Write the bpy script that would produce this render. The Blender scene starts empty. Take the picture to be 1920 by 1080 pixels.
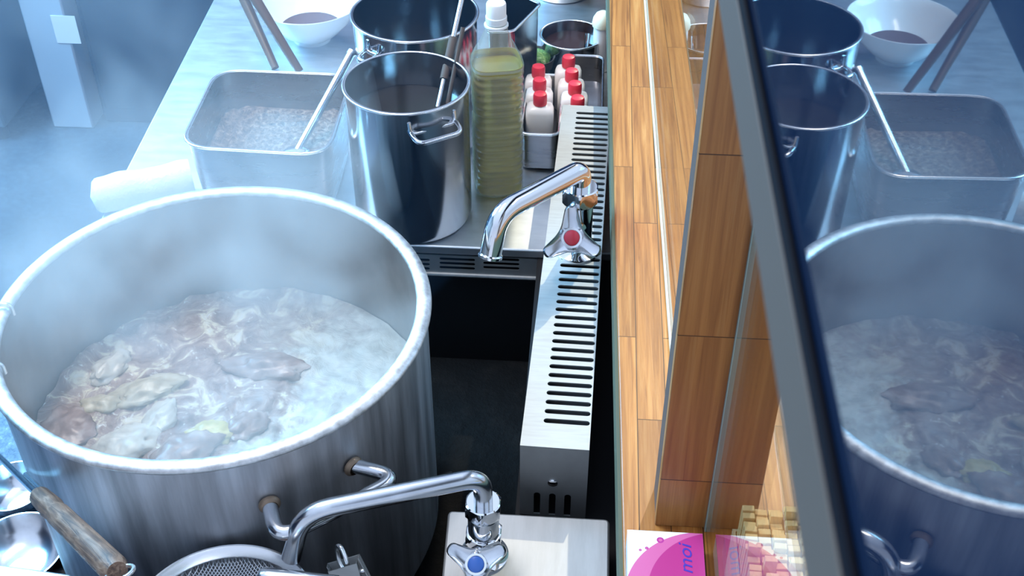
import bpy, bmesh, math, random
from mathutils import Vector, Matrix, noise
random.seed(7)
sc = bpy.context.scene
COL = sc.collection
ZC = 2.05                       # lens height above the kitchen floor
FPX = 2200.0
PITCH, YAW = math.radians(39), math.radians(4)
HEAD = Vector((-math.sin(YAW), math.cos(YAW), 0))
RT = Vector((math.cos(YAW), math.sin(YAW), 0))
FW = HEAD * math.cos(PITCH) + Vector((0, 0, -math.sin(PITCH)))
UP = HEAD * math.sin(PITCH) + Vector((0, 0, math.cos(PITCH)))
EYE = Vector((0, 0, ZC))

# ---------------------------------------------------------------- measuring helpers
def ray(u, v):
    return FW + RT * ((u - 960) / FPX) + UP * ((540 - v) / FPX)
def PZ(u, v, z):                # point seen at (u,v) on the level z
    d = ray(u, v)
    return EYE + d * ((z - ZC) / d.z)
def PY(u, v, y):                # point seen at (u,v) on the upright plane Y=y
    d = ray(u, v)
    return EYE + d * (y / d.y)
def PC(u, v, c, r):             # point seen at (u,v) on an upright cylinder
    d = ray(u, v)
    a = d.x**2 + d.y**2; b = -2*(d.x*c[0] + d.y*c[1]); k = c[0]**2 + c[1]**2 - r*r
    q = b*b - 4*a*k
    t = (-b - math.sqrt(max(q, 0))) / (2*a)
    return EYE + d * t

# ---------------------------------------------------------------- materials
MATS = {}
def mat(name, color=(0.5,0.5,0.5), rough=0.5, metal=0.0, **kw):
    if name in MATS: return MATS[name]
    m = bpy.data.materials.new(name); m.use_nodes = True
    b = m.node_tree.nodes['Principled BSDF']
    b.inputs['Base Color'].default_value = (*color, 1)
    b.inputs['Roughness'].default_value = rough
    b.inputs['Metallic'].default_value = metal
    for k, v in kw.items():
        b.inputs[k.replace('_', ' ')].default_value = v
    MATS[name] = m
    return m
def nd(m, t, **kw):
    n = m.node_tree.nodes.new(t)
    for k, v in kw.items(): setattr(n, k, v)
    return n
def ln(m, a, b): m.node_tree.links.new(a, b)
def coords(m, scale=(1,1,1), rot=(0,0,0), loc=(0,0,0), src='Object'):
    tc = nd(m, 'ShaderNodeTexCoord'); mp = nd(m, 'ShaderNodeMapping')
    mp.inputs['Scale'].default_value = scale; mp.inputs['Rotation'].default_value = rot
    mp.inputs['Location'].default_value = loc
    ln(m, tc.outputs[src], mp.inputs['Vector'])
    return mp.outputs['Vector']
def ramp(m, fac, stops):
    r = nd(m, 'ShaderNodeValToRGB'); e = r.color_ramp.elements
    while len(e) < len(stops): e.new(0.5)
    for i, (p, c) in enumerate(stops):
        e[i].position = p; e[i].color = (*c, 1) if len(c) == 3 else c
    ln(m, fac, r.inputs['Fac'])
    return r.outputs['Color']
def noise_tex(m, vec, scale=5, detail=4, rough=0.55, dist=0.0):
    n = nd(m, 'ShaderNodeTexNoise')
    n.inputs['Scale'].default_value = scale; n.inputs['Detail'].default_value = detail
    n.inputs['Roughness'].default_value = rough; n.inputs['Distortion'].default_value = dist
    ln(m, vec, n.inputs['Vector'])
    return n.outputs['Fac']
def mixc(m, fac, a, b, mode='MIX'):
    x = nd(m, 'ShaderNodeMix', data_type='RGBA', blend_type=mode)
    for s, v in ((x.inputs[0], fac), (x.inputs[6], a), (x.inputs[7], b)):
        if hasattr(v, 'links'): ln(m, v, s)
        elif isinstance(v, (int, float)): s.default_value = v
        else: s.default_value = (*v, 1)
    return x.outputs[2]
def bump(m, h, strength=0.2, dist=0.001):
    b = nd(m, 'ShaderNodeBump'); b.inputs['Strength'].default_value = strength
    b.inputs['Distance'].default_value = dist
    ln(m, h, b.inputs['Height'])
    ln(m, b.outputs['Normal'], m.node_tree.nodes['Principled BSDF'].inputs['Normal'])
def bs(m): return m.node_tree.nodes['Principled BSDF']

def steel(name, col, rough, scale=(1,1,1), nscale=60, lo=0.75, spread=0.15, bstr=0.05):
    if name in MATS: return MATS[name]
    m = mat(name, col, rough, 1.0)
    f = noise_tex(m, coords(m, scale), nscale, 5, 0.6)
    ln(m, ramp(m, f, [(0.3, tuple(c*lo for c in col)), (0.7, col)]), bs(m).inputs['Base Color'])
    r = nd(m, 'ShaderNodeMapRange'); ln(m, f, r.inputs[0])
    r.inputs[3].default_value = max(0.02, rough - spread); r.inputs[4].default_value = rough + spread
    ln(m, r.outputs[0], bs(m).inputs['Roughness'])
    if bstr: bump(m, f, bstr)
    return m
M_vent = steel('brushed_vent_steel', (0.46,0.47,0.47), 0.62, (1,8,1), 25, 0.85, 0.06, 0.04)
M_plate = steel('wiped_steel_sheet', (0.50,0.51,0.52), 0.60, (6,1,1), 12, 0.8, 0.08, 0.04)
M_table = steel('table_steel', (0.82,0.86,0.90), 0.42, (2,6,2), 8, 0.85, 0.06, 0.05)
M_pot = steel('stained_pot_steel', (0.72,0.74,0.78), 0.52, (9,9,0.7), 4, 0.5, 0.1, 0.05)
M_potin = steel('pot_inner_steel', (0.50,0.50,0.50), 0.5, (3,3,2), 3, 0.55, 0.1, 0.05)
M_rim = steel('worn_pot_rim', (0.92,0.94,0.95), 0.5, (1,1,1), 70, 0.55, 0.1, 0.3)
M_pan = steel('pan_steel', (0.40,0.40,0.42), 0.28, (1,1,6), 10, 0.8, 0.06, 0.03)
M_polish = steel('polished_pot_steel', (0.45,0.46,0.48), 0.16, (1,1,1), 6, 0.85, 0.04, 0.01)
M_chrome = mat('chrome', (0.78,0.79,0.81), 0.07, 1.0)
M_satin = steel('satin_tube_steel', (0.66,0.69,0.73), 0.2, (1,1,1), 30, 0.85, 0.05, 0.02)
M_bright = mat('bright_steel_edge', (0.9,0.92,0.94), 0.25, 1.0)
M_black = mat('black_iron', (0.006,0.006,0.008), 0.6)
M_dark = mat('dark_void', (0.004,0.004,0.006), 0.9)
M_navy = mat('navy_panel', (0.004,0.010,0.034), 0.8, Specular_IOR_Level=0.15)
M_greypanel = mat('grey_panel', (0.10,0.14,0.17), 0.5)
M_white = mat('white_panel', (0.42,0.50,0.58), 0.45)
M_whitelab = mat('white_paper', (0.8,0.83,0.85), 0.6)
M_cream = mat('cream_plastic', (0.85,0.80,0.60), 0.35)
M_porcelain = mat('white_porcelain', (0.85,0.87,0.88), 0.12)
M_sauce = mat('dark_soy_sauce', (0.035,0.014,0.012), 0.06)
M_broth_dark = mat('thin_brown_stock', (0.022,0.018,0.013), 0.05)
M_redcap = mat('red_cap_plastic', (0.80,0.035,0.06), 0.35)
M_redbtn = mat('red_button', (0.55,0.03,0.05), 0.3)
M_bluebtn = mat('blue_button', (0.05,0.16,0.55), 0.3)
M_milky = mat('milky_plastic', (0.86,0.80,0.76), 0.3, Subsurface_Weight=0.3, Subsurface_Radius=(0.02,0.02,0.02), Subsurface_Scale=0.5)
M_capwhite = mat('white_cap_plastic', (0.86,0.86,0.84), 0.35)
M_rail = mat('grey_window_rail', (0.11,0.08,0.065), 0.7, Specular_IOR_Level=0.2)
M_gasket = mat('black_gasket', (0.004,0.004,0.008), 0.8, Specular_IOR_Level=0.1)
M_glassdark = mat('dark_window_glass', (0.008,0.017,0.042), 0.015, IOR=1.75)
M_channel = mat('glass_channel', (0.55,0.51,0.40), 0.4)
M_edge = mat('glass_edge_green', (0.25,0.36,0.34), 0.25)
M_paper = mat('white_card', (0.82,0.80,0.76), 0.5)
M_stick = mat('cooking_chopstick_wood', (0.13,0.075,0.05), 0.4)
M_hash = mat('disposable_chopstick_wood', (0.74,0.50,0.21), 0.55)
M_lilac = mat('carton_side', (0.55,0.55,0.75), 0.5)

def pane_mat(name, tint, ior=1.5):
    m = bpy.data.materials.new(name); m.use_nodes = True
    t = m.node_tree; t.nodes.remove(t.nodes['Principled BSDF'])
    tr = nd(m, 'ShaderNodeBsdfTransparent'); tr.inputs['Color'].default_value = (*tint, 1)
    gl = nd(m, 'ShaderNodeBsdfGlossy'); gl.inputs['Roughness'].default_value = 0.01
    fr = nd(m, 'ShaderNodeFresnel'); fr.inputs['IOR'].default_value = ior
    gm = nd(m, 'ShaderNodeNewGeometry'); mr = nd(m, 'ShaderNodeMapRange')   # same reflectance on the far face of the sheet
    mr.inputs[3].default_value = ior; mr.inputs[4].default_value = 1.0/ior
    ln(m, gm.outputs['Backfacing'], mr.inputs[0]); ln(m, mr.outputs[0], fr.inputs['IOR'])
    mx = nd(m, 'ShaderNodeMixShader')
    ln(m, fr.outputs[0], mx.inputs[0]); ln(m, tr.outputs[0], mx.inputs[1]); ln(m, gl.outputs[0], mx.inputs[2])
    ln(m, mx.outputs[0], t.nodes['Material Output'].inputs['Surface'])
    return m
M_pane = pane_mat('clear_glass_pane', (0.97,0.98,0.97))
M_shell = pane_mat('clear_bottle_plastic', (0.93,0.94,0.90), 1.35)
_o = M_shell.node_tree.nodes['Material Output']; _l = _o.inputs['Surface'].links[0].from_socket
_d = nd(M_shell, 'ShaderNodeBsdfDiffuse'); _d.inputs['Color'].default_value = (0.8,0.8,0.76,1)
_m = nd(M_shell, 'ShaderNodeMixShader'); _m.inputs[0].default_value = 0.13
ln(M_shell, _l, _m.inputs[1]); ln(M_shell, _d.outputs[0], _m.inputs[2]); ln(M_shell, _m.outputs[0], _o.inputs['Surface'])

def wood(name, along, across, c1, c2, c3, brick=(0.42,0.036), grain=1.0, gloss=0.35):
    m = mat(name, c1, gloss)
    tc = nd(m, 'ShaderNodeTexCoord'); sp = nd(m, 'ShaderNodeSeparateXYZ'); ln(m, tc.outputs['Object'], sp.inputs[0])
    cb = nd(m, 'ShaderNodeCombineXYZ')
    ln(m, sp.outputs[along], cb.inputs[0]); ln(m, sp.outputs[across], cb.inputs[1])
    br = nd(m, 'ShaderNodeTexBrick'); br.offset = 0.37; br.squash = 1.0
    br.inputs['Scale'].default_value = 1; br.inputs['Mortar Size'].default_value = 0.0007
    br.inputs['Brick Width'].default_value = brick[0]; br.inputs['Row Height'].default_value = brick[1]
    br.inputs['Mortar Smooth'].default_value = 0.2
    br.inputs['Color1'].default_value = (0,0,0,1); br.inputs['Color2'].default_value = (1,1,1,1)
    br.inputs['Mortar'].default_value = (0.3,0.3,0.3,1)
    ln(m, cb.outputs[0], br.inputs['Vector'])
    # grain, shifted from stave to stave
    off = nd(m, 'ShaderNodeVectorMath', operation='MULTIPLY_ADD')
    off.inputs[1].default_value = (3.1,1.7,2.3); ln(m, br.outputs['Color'], off.inputs[0]); ln(m, cb.outputs[0], off.inputs[2])
    mp = nd(m, 'ShaderNodeMapping'); mp.inputs['Scale'].default_value = (4*grain, 120*grain, 1)
    ln(m, off.outputs[0], mp.inputs['Vector'])
    g = noise_tex(m, mp.outputs[0], 1.0, 6, 0.65, 0.6)
    mp2 = nd(m, 'ShaderNodeMapping'); mp2.inputs['Scale'].default_value = (1.5*grain, 26*grain, 1)
    ln(m, off.outputs[0], mp2.inputs['Vector'])
    g2 = noise_tex(m, mp2.outputs[0], 1.0, 3, 0.5, 1.2)
    base = ramp(m, g, [(0.30, c3), (0.52, c1), (0.72, c2)])
    broad = ramp(m, g2, [(0.35, (0.62,0.55,0.5)), (0.6, (1,1,1))])
    c = mixc(m, 0.8, base, broad, 'MULTIPLY')
    tint = ramp(m, br.outputs['Color'], [(0.0, (0.85,0.82,0.8)), (1.0, (1.1,1.06,1.0))])
    c = mixc(m, 1.0, c, tint, 'MULTIPLY')
    c = mixc(m, br.outputs['Fac'], c, tuple(x*0.25 for x in c3))
    ln(m, c, bs(m).inputs['Base Color'])
    bump(m, g, 0.35, 0.0006)
    return m
M_counter = wood('counter_oak', 1, 0, (0.47,0.18,0.038), (0.60,0.28,0.08), (0.24,0.075,0.015))
M_post = wood('post_walnut', 2, 0, (0.47,0.20,0.052), (0.58,0.30,0.10), (0.27,0.095,0.024), brick=(0.21,0.6), grain=0.6)
M_postside = mat('post_side_dark_brown', (0.09,0.06,0.05), 0.6)  # flat brown, darker than the post face

def floor_mat():
    m = mat('speckled_floor', (0.10,0.13,0.17), 0.5)
    v = coords(m, (1,1,1))
    a = noise_tex(m, v, 45, 5, 0.7); b = noise_tex(m, v, 2.2, 3, 0.5)
    c = ramp(m, a, [(0.3, (0.012,0.022,0.035)), (0.55, (0.035,0.055,0.08)), (0.8, (0.09,0.12,0.15))])
    c = mixc(m, 0.6, c, ramp(m, b, [(0.3, (0.5,0.5,0.5)), (0.7, (1.2,1.2,1.2))]), 'MULTIPLY')
    ln(m, c, bs(m).inputs['Base Color'])
    return m
M_floor = floor_mat()
def bench_mat():
    m = mat('scratched_bench_steel', (0.35,0.40,0.46), 0.55, 0.2)
    a = noise_tex(m, coords(m), 90, 5, 0.75)
    ln(m, ramp(m, a, [(0.35, (0.03,0.05,0.09)), (0.62, (0.11,0.15,0.21)), (0.75,(0.3,0.36,0.42))]), bs(m).inputs['Base Color'])
    bump(m, a, 0.2)
    return m
M_bench = bench_mat()

# ---------------------------------------------------------------- mesh builder
def frame_of(d):
    d = d.normalized()
    a = Vector((0,0,1)) if abs(d.z) < 0.9 else Vector((1,0,0))
    x = d.cross(a).normalized()
    return x, d.cross(x).normalized(), d
class MB:
    def __init__(s): s.v = []; s.f = []; s.flat = set()
    def quad_grid(s, rings, closed=True, cap0=False, cap1=False, smooth=True):
        b = len(s.v); n = len(rings[0])
        for r in rings: s.v += [Vector(p) for p in r]
        for i in range(len(rings)-1):
            for j in range(n if closed else n-1):
                k = (j+1) % n
                s.f.append((b+i*n+j, b+i*n+k, b+(i+1)*n+k, b+(i+1)*n+j))
        if cap0: s.f.append(tuple(b+j for j in range(n))[::-1])
        if cap1: s.f.append(tuple(b+(len(rings)-1)*n+j for j in range(n)))
        return s
    def lathe(s, prof, c=(0,0,0), n=64, axis=None, cap0=False, cap1=False):
        c = Vector(c)
        x, y, d = (Vector((1,0,0)), Vector((0,1,0)), Vector((0,0,1))) if axis is None else frame_of(Vector(axis))
        rings = [[c + (x*math.cos(2*math.pi*j/n) + y*math.sin(2*math.pi*j/n))*r + d*h for j in range(n)] for r, h in prof]
        return s.quad_grid(rings, True, cap0, cap1)
    def tube(s, pts, r, n=16, cap=True, closed=False):
        pts = [Vector(p) for p in pts]; m = len(pts)
        rs = r if isinstance(r, (list, tuple)) else [r]*m
        rings = []; px = None
        for i, p in enumerate(pts):
            if closed: t = pts[(i+1) % m] - pts[i-1]
            else: t = pts[min(i+1, m-1)] - pts[max(i-1, 0)]
            t.normalize()
            if px is None: px, _, _ = frame_of(t)
            px = (px - t*px.dot(t)).normalized(); py = t.cross(px)
            rings.append([p + (px*math.cos(2*math.pi*j/n) + py*math.sin(2*math.pi*j/n))*rs[i] for j in range(n)])
        if closed: rings.append(rings[0])
        return s.quad_grid(rings, True, cap and not closed, cap and not closed)
    def box(s, lo, hi):
        (x0,y0,z0), (x1,y1,z1) = lo, hi
        return s.prism([(x0,y0),(x1,y0),(x1,y1),(x0,y1)], z0, z1)
    def prism(s, poly, z0, z1):
        b = len(s.v); n = len(poly)
        s.v += [Vector((p[0],p[1],z0)) for p in poly] + [Vector((p[0],p[1],z1)) for p in poly]
        s.f.append(tuple(b+j for j in range(n))[::-1]); s.f.append(tuple(b+n+j for j in range(n)))
        for j in range(n):
            k = (j+1) % n; s.f.append((b+j, b+k, b+n+k, b+n+j))
        return s
    def slab(s, quad, d):           # four corners pushed along d
        b = len(s.v); d = Vector(d)
        s.v += [Vector(p) for p in quad] + [Vector(p)+d for p in quad]
        s.f += [(b+3,b+2,b+1,b), (b+4,b+5,b+6,b+7)]
        for j in range(4):
            k = (j+1) % 4; s.f.append((b+j, b+k, b+4+k, b+4+j))
        return s
    def mesh(s, name, org, smooth):
        me = bpy.data.meshes.new(name)
        me.from_pydata([v - org for v in s.v], [], s.f); me.update()
        bm = bmesh.new(); bm.from_mesh(me)
        bmesh.ops.remove_doubles(bm, verts=bm.verts, dist=1e-6)
        bmesh.ops.recalc_face_normals(bm, faces=bm.faces)
        bm.to_mesh(me); bm.free()
        if smooth:
            for p in me.polygons: p.use_smooth = True
            me.set_sharp_from_angle(angle=math.radians(smooth if smooth > 1 else 40))
        return me

def wloc(o):
    v = Vector((0,0,0))
    while o is not None: v = v + o.location; o = o.parent
    return v
def obj(name, mb, m, parent=None, org=None, smooth=40, bevel=0):
    if parent is not None: org = wloc(parent)
    else: org = Vector(org) if org is not None else Vector((0,0,0))
    o = bpy.data.objects.new(name, mb.mesh(name, org, smooth)); COL.objects.link(o)
    if parent is not None: o.parent = parent
    else: o.location = org
    o.data.materials.append(m)
    if bevel:
        b = o.modifiers.new('bevel', 'BEVEL'); b.width = bevel; b.segments = 2; b.limit_method = 'ANGLE'; b.angle_limit = math.radians(40)
    return o
def thing(name, label, cat, loc, group=None):
    o = bpy.data.objects.new(name, None); COL.objects.link(o)
    o.location = loc; o.empty_display_size = 0.02
    return tag(o, label, cat, group)
def tag(o, label, cat, group=None, kind=None):
    o['label'] = label; o['category'] = cat
    if group: o['group'] = group
    if kind: o['kind'] = kind
    return o
def struct(o, label=None, cat=None):
    o['kind'] = 'structure'
    if label: o['label'] = label
    if cat: o['category'] = cat
    return o
def arc(p0, p1, p2, n=8):           # rounded corner from p0 past p1 to p2
    p0, p1, p2 = Vector(p0), Vector(p1), Vector(p2)
    return [(p0*(1-t)**2 + p1*2*t*(1-t) + p2*t*t) for t in [i/n for i in range(n+1)]]
def round_path(pts, rad, n=8):
    pts = [Vector(p) for p in pts]; out = [pts[0]]
    for i in range(1, len(pts)-1):
        a = (pts[i-1]-pts[i]); b = (pts[i+1]-pts[i])
        r = min(rad, a.length*0.49, b.length*0.49)
        out += arc(pts[i]+a.normalized()*r, pts[i], pts[i]+b.normalized()*r, n)
    out.append(pts[-1]); return out
def round_poly(c, rad, n=8):        # rounded closed polygon in the plane
    c = [Vector((p[0],p[1],0)) for p in c]; out = []
    for i in range(len(c)):
        a = c[i-1]-c[i]; b = c[(i+1) % len(c)]-c[i]
        r = min(rad, a.length*0.49, b.length*0.49)
        out += arc(c[i]+a.normalized()*r, c[i], c[i]+b.normalized()*r, n)
    return [(p.x, p.y) for p in out]
def inset(poly, d):
    n = len(poly); out = []
    cx = sum(p[0] for p in poly)/n; cy = sum(p[1] for p in poly)/n
    for p in poly:
        v = Vector((p[0]-cx, p[1]-cy)); L = v.length
        out.append((cx + v.x*(1-d/L), cy + v.y*(1-d/L)))
    return out
def punched(outer, holes, thick):   # sheet with holes cut through, in local XY
    cu = bpy.data.curves.new('sheet', 'CURVE'); cu.dimensions = '2D'; cu.fill_mode = 'BOTH'; cu.extrude = thick/2
    for loop in [outer] + holes:
        sp = cu.splines.new('POLY'); sp.points.add(len(loop)-1); sp.use_cyclic_u = True
        for q, p in zip(sp.points, loop): q.co = (p[0], p[1], 0, 1)
    o = bpy.data.objects.new('sheet', cu); COL.objects.link(o)
    dg = bpy.context.evaluated_depsgraph_get()
    me = bpy.data.meshes.new_from_object(o.evaluated_get(dg))
    mb = MB(); mb.v = [v.co.copy() for v in me.vertices]; mb.f = [tuple(p.vertices) for p in me.polygons]
    bpy.data.objects.remove(o); bpy.data.meshes.remove(me); bpy.data.curves.remove(cu)
    return mb
def xf(mb, M): mb.v = [M @ v for v in mb.v]; return mb

# ================================================================ SETTING
Z_TAB, Z_STOVE, Z_CNT, Z_VENT, Z_SHELF = 0.80, 0.58, 1.00, 0.92, 0.84
o = obj('floor', MB().box((-4,-1.5,-0.05), (0.10,5.5,0)), M_floor, smooth=0); struct(o)
o = obj('wall_back', MB().box((-4,4.7,0), (3,4.8,2.5)), M_navy, smooth=0); struct(o)
o = obj('wall_left', MB().box((-3.1,-1.5,0), (-3.0,4.7,3.2)), M_navy, smooth=0); struct(o)
# added unseen wall that keeps the sun off the left of the kitchen
o = obj('sun_block_wall', MB().box((0.30,-0.8,2.10), (0.34,7.0,6.0)), M_navy, smooth=0); struct(o)

# ---------------------------------------------------------------- wooden counter of the pass
cn, cf = PZ(1170,1080,Z_CNT), PZ(1143,0,Z_CNT)
def edge_x(y): return cn.x + (cf.x-cn.x)*(y-cn.y)/(cf.y-cn.y)
CY0, CY1 = 0.30, 3.6
cb = thing('counter', 'orange oak serving counter running along the pass beside the range', 'counter', (0.3,1.2,Z_CNT-0.07))
obj('counter_top', MB().prism([(edge_x(CY0),CY0),(0.75,CY0),(0.75,CY1),(edge_x(CY1),CY1)], Z_CNT-0.045, Z_CNT), M_counter, cb, bevel=0.002)
mg = mat('grubby_edge_strip', (0.10,0.11,0.07), 0.7)
obj('edge_strip', MB().prism([(edge_x(CY0)-0.004,CY0),(edge_x(CY0)+0.001,CY0),(edge_x(CY1)+0.001,CY1),(edge_x(CY1)-0.004,CY1)], Z_CNT-0.06, Z_CNT-0.012), mg, cb)
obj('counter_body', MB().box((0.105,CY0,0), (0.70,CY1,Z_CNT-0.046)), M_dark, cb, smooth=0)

# post
p1, p2 = PZ(1228,985,Z_CNT), PZ(1321,990,Z_CNT)
PYf = (p1.y+p2.y)/2
post = thing('wooden_post', 'upright brown wooden post standing on the counter between the glass partitions', 'post', (p1.x-0.01, PYf+0.03, PY(1300,808,PYf).z-0.21))
p3 = PZ(1413,990,Z_CNT)
obj('post_face', MB().box((p1.x,PYf,Z_CNT), (p3.x,PYf+0.014,2.6)), M_post, post, bevel=0.001)
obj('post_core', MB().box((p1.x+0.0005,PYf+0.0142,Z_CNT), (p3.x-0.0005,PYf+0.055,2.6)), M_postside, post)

# glass partitions
g0, g1 = PZ(1262,680,Z_CNT), PZ(1210,0,Z_CNT)
def gx(y): return g0.x + (g1.x-g0.x)*(y-g0.y)/(g1.y-g0.y)
ya, yb = PYf+0.058, 3.4
gl = thing('glass_partition', 'clear upright glass partition beyond the post, standing in a pale channel on the counter', 'glass partition', (gx(ya),ya,Z_CNT), 'glass partitions on the counter')
obj('pane', MB().prism([(gx(ya),ya),(gx(ya)+0.005,ya),(gx(yb)+0.005,yb),(gx(yb),yb)], Z_CNT+0.0005, 1.88), M_pane, gl, smooth=0)
obj('base_channel', MB().prism([(gx(ya)-0.0035,ya),(gx(ya)-0.0003,ya),(gx(yb)-0.0003,yb),(gx(yb)-0.0035,yb)], Z_CNT+0.0005, Z_CNT+0.006), M_channel, gl, smooth=0)
gl2 = thing('glass_partition', 'clear upright glass partition on the near side of the post beside the pink carton', 'glass partition', (p2.x,PYf,Z_CNT), 'glass partitions on the counter')
obj('pane', MB().box((p2.x,0.25,Z_CNT+0.0005), (p2.x+0.005,PYf-0.0065,1.88)), M_pane, gl2, smooth=0)
obj('glass_edge', MB().box((p2.x-0.0005,PYf-0.006,Z_CNT+0.0005), (p2.x+0.0055,PYf-0.0005,1.88)), M_edge, gl2, smooth=0)

# dark window in front of the lens side: rail, gasket, glass
XG = 0.030
win = thing('window_1', 'dark window glass in a grey and black rail hanging beside the range, mirroring the pots', 'window', (XG,1.0,ZC-0.104))
win['kind'] = 'structure'
obj('window_rail', MB().box((0.0285,-0.3,ZC-0.1135), (0.042,3.3,ZC-0.0995)), M_rail, win, bevel=0.0003)
obj('gasket', MB().box((0.0287,-0.3,ZC-0.0994), (0.0299,3.3,ZC-0.0968)), M_gasket, win, bevel=0.0004)
obj('pane', MB().box((XG,-0.3,ZC-0.0993), (XG+0.006,3.3,3.3)), M_glassdark, win, smooth=0)

# ---------------------------------------------------------------- stock pot
PR = 0.29; PCN = (-0.4797*1.01, 1.1648*1.01); Z_RIM = ZC-1.01; Z_PB = 0.60; Z_SOUP = Z_RIM-0.198
pot = thing('stock_pot', 'huge steel stock pot full of boiling bone broth on the range', 'pot', (PCN[0],PCN[1],Z_PB))
h = Z_RIM-Z_PB
c0 = (PCN[0],PCN[1],Z_PB)
obj('outer_wall', MB().lathe([(0.0,0.0),(PR-0.03,0.0),(PR-0.012,0.008),(PR-0.004,0.03),(PR-0.004,h-0.012)], c0, 128), M_pot, pot)
obj('inner_wall', MB().lathe([(PR-0.0075,h-0.012),(PR-0.0075,0.03),(PR-0.03,0.012),(0,0.012)], c0, 128), M_potin, pot)
rp = [(PR-0.0075+0.0105*math.cos(a), h-0.006+0.0065*math.sin(a)) for a in [2*math.pi*i/16 for i in range(17)]]
obj('rim', MB().lathe(rp, c0, 160), M_rim, pot)
def pot_handle(A, B, outd, name='handle'):
    nA = Vector((A.x-PCN[0],A.y-PCN[1],0)).normalized(); nB = Vector((B.x-PCN[0],B.y-PCN[1],0)).normalized()
    nm = (nA+nB).normalized()
    A0 = A - nA*0.004; B0 = B - nB*0.004
    side = (A-B).normalized()*0.018
    hd = obj(name, MB().tube(round_path([A0, A+nA*outd*0.9+side*1.7, B+nB*outd*1.0-side*0.2, B0], 0.05, 12), 0.0095, 20), M_satin, pot)
    for P_, n_ in ((A, nA), (B, nB)):
        obj('boss', MB().lathe([(0.0135,-0.002),(0.0135,0.001),(0.011,0.004),(0.0095,0.005)], P_, 28, n_, True), mat('burnt_weld', (0.30,0.22,0.16), 0.5, 0.8), hd)
zh = (PC(660,868,PCN,PR).z + PC(507,955,PCN,PR).z)/2
A = PC(662,866,PCN,PR); B = PC(508,958,PCN,PR); A.z = B.z = zh
pot_handle(A, B, 0.055)
pot_handle(Vector((2*PCN[0]-A.x,2*PCN[1]-A.y,zh)), Vector((2*PCN[0]-B.x,2*PCN[1]-B.y,zh)), 0.062)
for (u,v) in ((14,577),(6,686)):
    q = PC(u,v,PCN,PR)          # clips of the left side hook over the rim
    a = math.atan2(PZ(u,v,Z_RIM).y-PCN[1], PZ(u,v,Z_RIM).x-PCN[0])
    e = Vector((math.cos(a),math.sin(a),0)); c = Vector((PCN[0],PCN[1],Z_RIM))
    obj('rim_clip', MB().tube(round_path([c+e*(PR+0.006)-Vector((0,0,0.03)), c+e*(PR+0.006)+Vector((0,0,0.006)), c+e*(PR-0.02)+Vector((0,0,0.006)), c+e*(PR-0.02)-Vector((0,0,0.012))], 0.012, 6), 0.0035, 10), M_bright, pot)

# broth: one uncountable boiling surface
def soup():
    N, K = 200, 90
    rings = []
    for i in range(K+1):
        r = (PR-0.0085)*i/K; ring = []
        for j in range(N):
            a = 2*math.pi*j/N; x = r*math.cos(a); y = r*math.sin(a)
            p = Vector((x,y,0))
            d = noise.noise(p*18)*0.010 + noise.noise(p*42+Vector((3,1,0)))*0.006 + noise.noise(p*90)*0.0025
            d += max(0, noise.noise(p*26+Vector((9,4,2))))*0.012
            d += max(0, noise.noise(p*60+Vector((1,7,5))))*0.008
            d *= 0.35 + 0.65*max(0.0, min(1.0, 0.6 - x*2.2 - y*0.8))
            ring.append(Vector((PCN[0]+x, PCN[1]+y, Z_SOUP + d)))
        rings.append(ring)
    return MB().quad_grid(rings)
def soup_mat():
    m = mat('boiling_bone_broth', (0.5,0.4,0.33), 0.35, Specular_IOR_Level=0.6)
    v = coords(m)
    a = noise_tex(m, v, 19, 7, 0.66, 1.1); b = noise_tex(m, v, 7, 4, 0.5, 0.5); c = noise_tex(m, v, 45, 5, 0.6, 0.3)
    meat = ramp(m, a, [(0.33, (0.16,0.10,0.085)), (0.45, (0.36,0.25,0.22)), (0.53, (0.48,0.37,0.32)), (0.59, (0.84,0.78,0.60)), (0.68,(0.90,0.89,0.80))])
    # foam patch on the right half
    sp = nd(m, 'ShaderNodeSeparateXYZ'); ln(m, v, sp.inputs[0])
    e = nd(m, 'ShaderNodeMath', operation='MULTIPLY_ADD'); ln(m, sp.outputs[0], e.inputs[0]); e.inputs[1].default_value = 2.3; ln(m, b, e.inputs[2])
    f = nd(m, 'ShaderNodeMath', operation='MULTIPLY_ADD'); ln(m, c, f.inputs[0]); f.inputs[1].default_value = 0.25; ln(m, e.outputs[0], f.inputs[2])
    foam = ramp(m, f.outputs[0], [(0.66, (0,0,0)), (0.86, (1,1,1))])
    fz_ = noise_tex(m, v, 62, 5, 0.7, 0.8)
    meat = mixc(m, ramp(m, fz_, [(0.60,(0,0,0)),(0.68,(1,1,1))]), meat, (0.90,0.88,0.82))
    col = mixc(m, foam, meat, ramp(m, c, [(0.3, (0.46,0.47,0.43)), (0.7, (0.78,0.80,0.74))]))
    ln(m, col, bs(m).inputs['Base Color'])
    bump(m, a, 0.6, 0.01)
    return m
so = obj('bone_broth', soup(), soup_mat(), org=(PCN[0],PCN[1],Z_SOUP), smooth=80)
tag(so, 'greyish pink boiling bone broth with pale foam filling the stock pot', 'broth', kind='stuff')

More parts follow.
